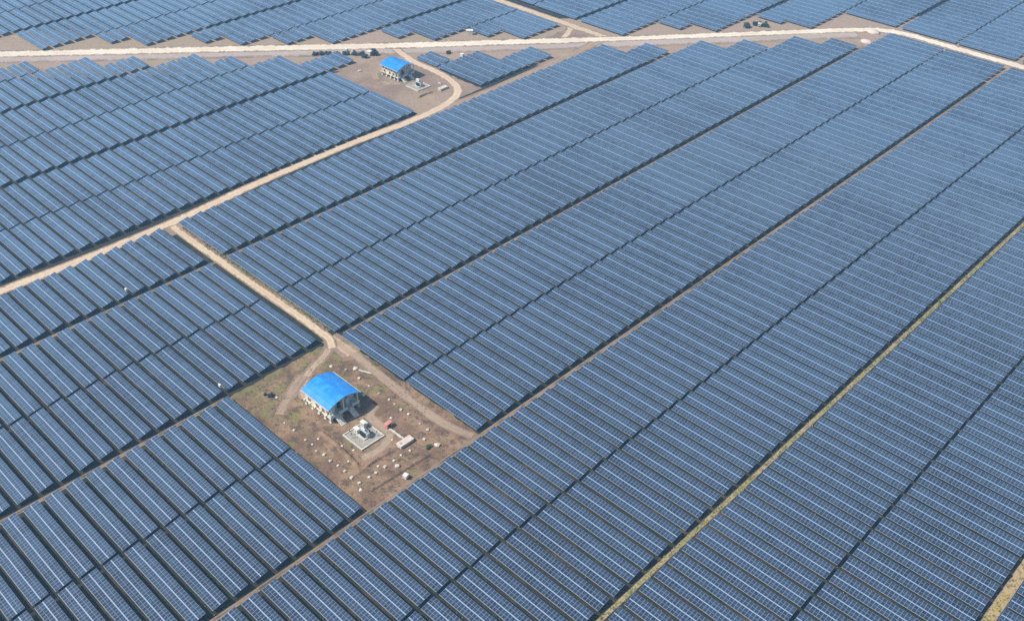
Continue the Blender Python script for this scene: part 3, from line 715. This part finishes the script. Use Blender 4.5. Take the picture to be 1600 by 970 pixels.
# shrubs
def leafmesh(bm, n, rad, h, r, mi=0):
    cl = [(Vector((r.gauss(0, .38), r.gauss(0, .38), r.uniform(.25, .8))), r.uniform(.28, .5)) for _ in range(8)]
    for _ in range(n):
        c, q = r.choice(cl); d = Vector((r.gauss(0, 1), r.gauss(0, 1), r.gauss(0, 1))).normalized()*q*r.uniform(.6, 1.05)
        p = Vector(((c.x+d.x)*rad, (c.y+d.y)*rad, max(.04, (c.z+d.z)*h)))
        a = Vector((r.gauss(0, 1), r.gauss(0, 1), r.gauss(0, .6))).normalized()*.17*rad**.4; b_ = a.orthogonal().normalized()*.09*rad**.4
        f = bm.faces.new([bm.verts.new(v) for v in (p-a, p+b_, p+a, p-b_)]); f.material_index = mi
def shrub(x, y, rad, h, lab, grp, lm=None):
    r = random.Random(int(x*7+y)); t = thing('shrub', lab, 'shrub', (x, y, 0), 0, grp)
    bm = bmesh.new(); leafmesh(bm, int(500+240*rad), rad, h, r); obj('foliage', bm, lm or m_leaf, t)
    bm = bmesh.new()
    for k in range(4): tube(bm, (0, 0, -.05), (r.uniform(-.4, .4)*rad, r.uniform(-.4, .4)*rad, .7*h), .05*rad**.5, .02)
    obj('stem', bm, m_brownish, t)
shrub(-208.6, 113.5, 1.0, 1.1, 'dark bush alone on the grassy side of the lot', 'shrubs on the bare ground')
shrub(-210.3, 112.4, .6, .6, 'low weedy bush beside the lone dark bush', 'shrubs on the bare ground')
shrub(-158.6, 132.0, 1.0, .6, 'yellow green bush near the largest pale stone', 'shrubs on the bare ground', m_grass)
G2 = 'dark shrubs beside the main road'
for i, (x, y, rd, h) in enumerate(((-411.5, 282.5, 2.0, 1.6), (-409.3, 285.0, 2.1, 1.7), (-407.0, 287.6, 2.0, 1.8), (-403.4, 290.6, 1.8, 1.7), (-400.2, 293.6, 2.0, 1.8), (-397.6, 297.2, 1.7, 1.9))):
    shrub(x, y, rd, h, 'dark shrub, %s in the row from the solar tables to the building' % ORD(i+1), G2)
for x, y, lab in ((-394.6, 299.5, 'dark shrub on the row side of the ringed crate'), (-393.0, 305.6, 'dark shrub on the road side of the ringed crate'), (-389.2, 304.2, 'dark shrub behind the ringed crate'), (-391.0, 298.6, 'dark shrub before the ringed crate')): shrub(x, y, 2.0, 1.9, lab, G2)
for x, y, rd, lab in ((-277.2, 473.5, 2.6, 'dark shrub beyond the road, first of three'), (-275.0, 478.5, 2.8, 'dark shrub beyond the road, middle of three'), (-271.2, 482.5, 2.4, 'dark shrub beyond the road, last of three')): shrub(x, y, rd, 2.2, lab, G2)
shrub(-365, 332, 1.6, 1.4, 'lone dark shrub above the small triangle of solar tables', G2)

# grass tufts
bm = bmesh.new(); r = random.Random(11)
def tuft(x, y, s):
    for _ in range(5):
        a = r.uniform(0, 6.28); d = Vector((math.cos(a), math.sin(a), 0)); p = Vector((x, y, 0))+d*.12*s; wv = Vector((-d.y, d.x, 0))*.07*s
        bm.faces.new([bm.verts.new(v) for v in (p-wv, p+wv, p+d*.3*s+Vector((0, 0, .5*s*r.uniform(.6, 1.2))))])
for _ in range(2600):
    y = r.uniform(95, 520); tuft(-86.35+r.gauss(0, .55), y, r.uniform(.5, 1.1))
for _ in range(1500): tuft(-20.2+r.gauss(0, .9), r.uniform(165, 520), r.uniform(.6, 1.3))
for _ in range(1500):
    x, y = r.uniform(-216, -152), r.uniform(105, 146)
    if abs(x+192) < 9 and abs(y-124) < 7 or abs(x+175) < 5 and abs(y-122) < 5: continue
    dd = min(((x-a)**2+(y-c)**2)/(q*q) for a, c, q in ((-160, 130, 7), (-210, 110, 9), (-206, 132, 8), (-155, 112, 6), (-180, 142, 10)))
    if r.random() < (1.0 if dd < 1 else .12): tuft(x, y, r.uniform(.4, .9))
for _ in range(900): tuft(r.uniform(-312, -222), 145.9+r.gauss(0, .7), r.uniform(.5, 1.2))
for _ in range(5200):                    # weeds in the lit strip in front of the rows
    rr = r.randint(8, 34); x = r.uniform(-215, -20); tuft(x, PH+PITCH*rr-2.35+r.gauss(0, .25), r.uniform(.3, .7))
tag(obj('grass_tufts', bm, m_grass), 'green and straw grass tufts along tracks and between the solar rows', 'grass', None, 'stuff')

# ------------------------------------------------------------------ air
bm = bmesh.new(); box(bm, -S-400, S-200, -S+200, S+400, -1.0, 216.0)
m_air = bpy.data.materials.new('air'); m_air.use_nodes = True
t = m_air.node_tree; t.nodes.clear()
ou = t.nodes.new('ShaderNodeOutputMaterial'); vo = t.nodes.new('ShaderNodeVolumePrincipled')
vo.inputs['Color'].default_value = (.34, .64, 1, 1); vo.inputs['Density'].default_value = 0.00035; vo.inputs['Anisotropy'].default_value = 0.0
t.links.new(vo.outputs[0], ou.inputs['Volume'])
tag(obj('haze', bm, m_air), 'thin blue haze over the whole solar farm', 'haze', None, 'stuff')
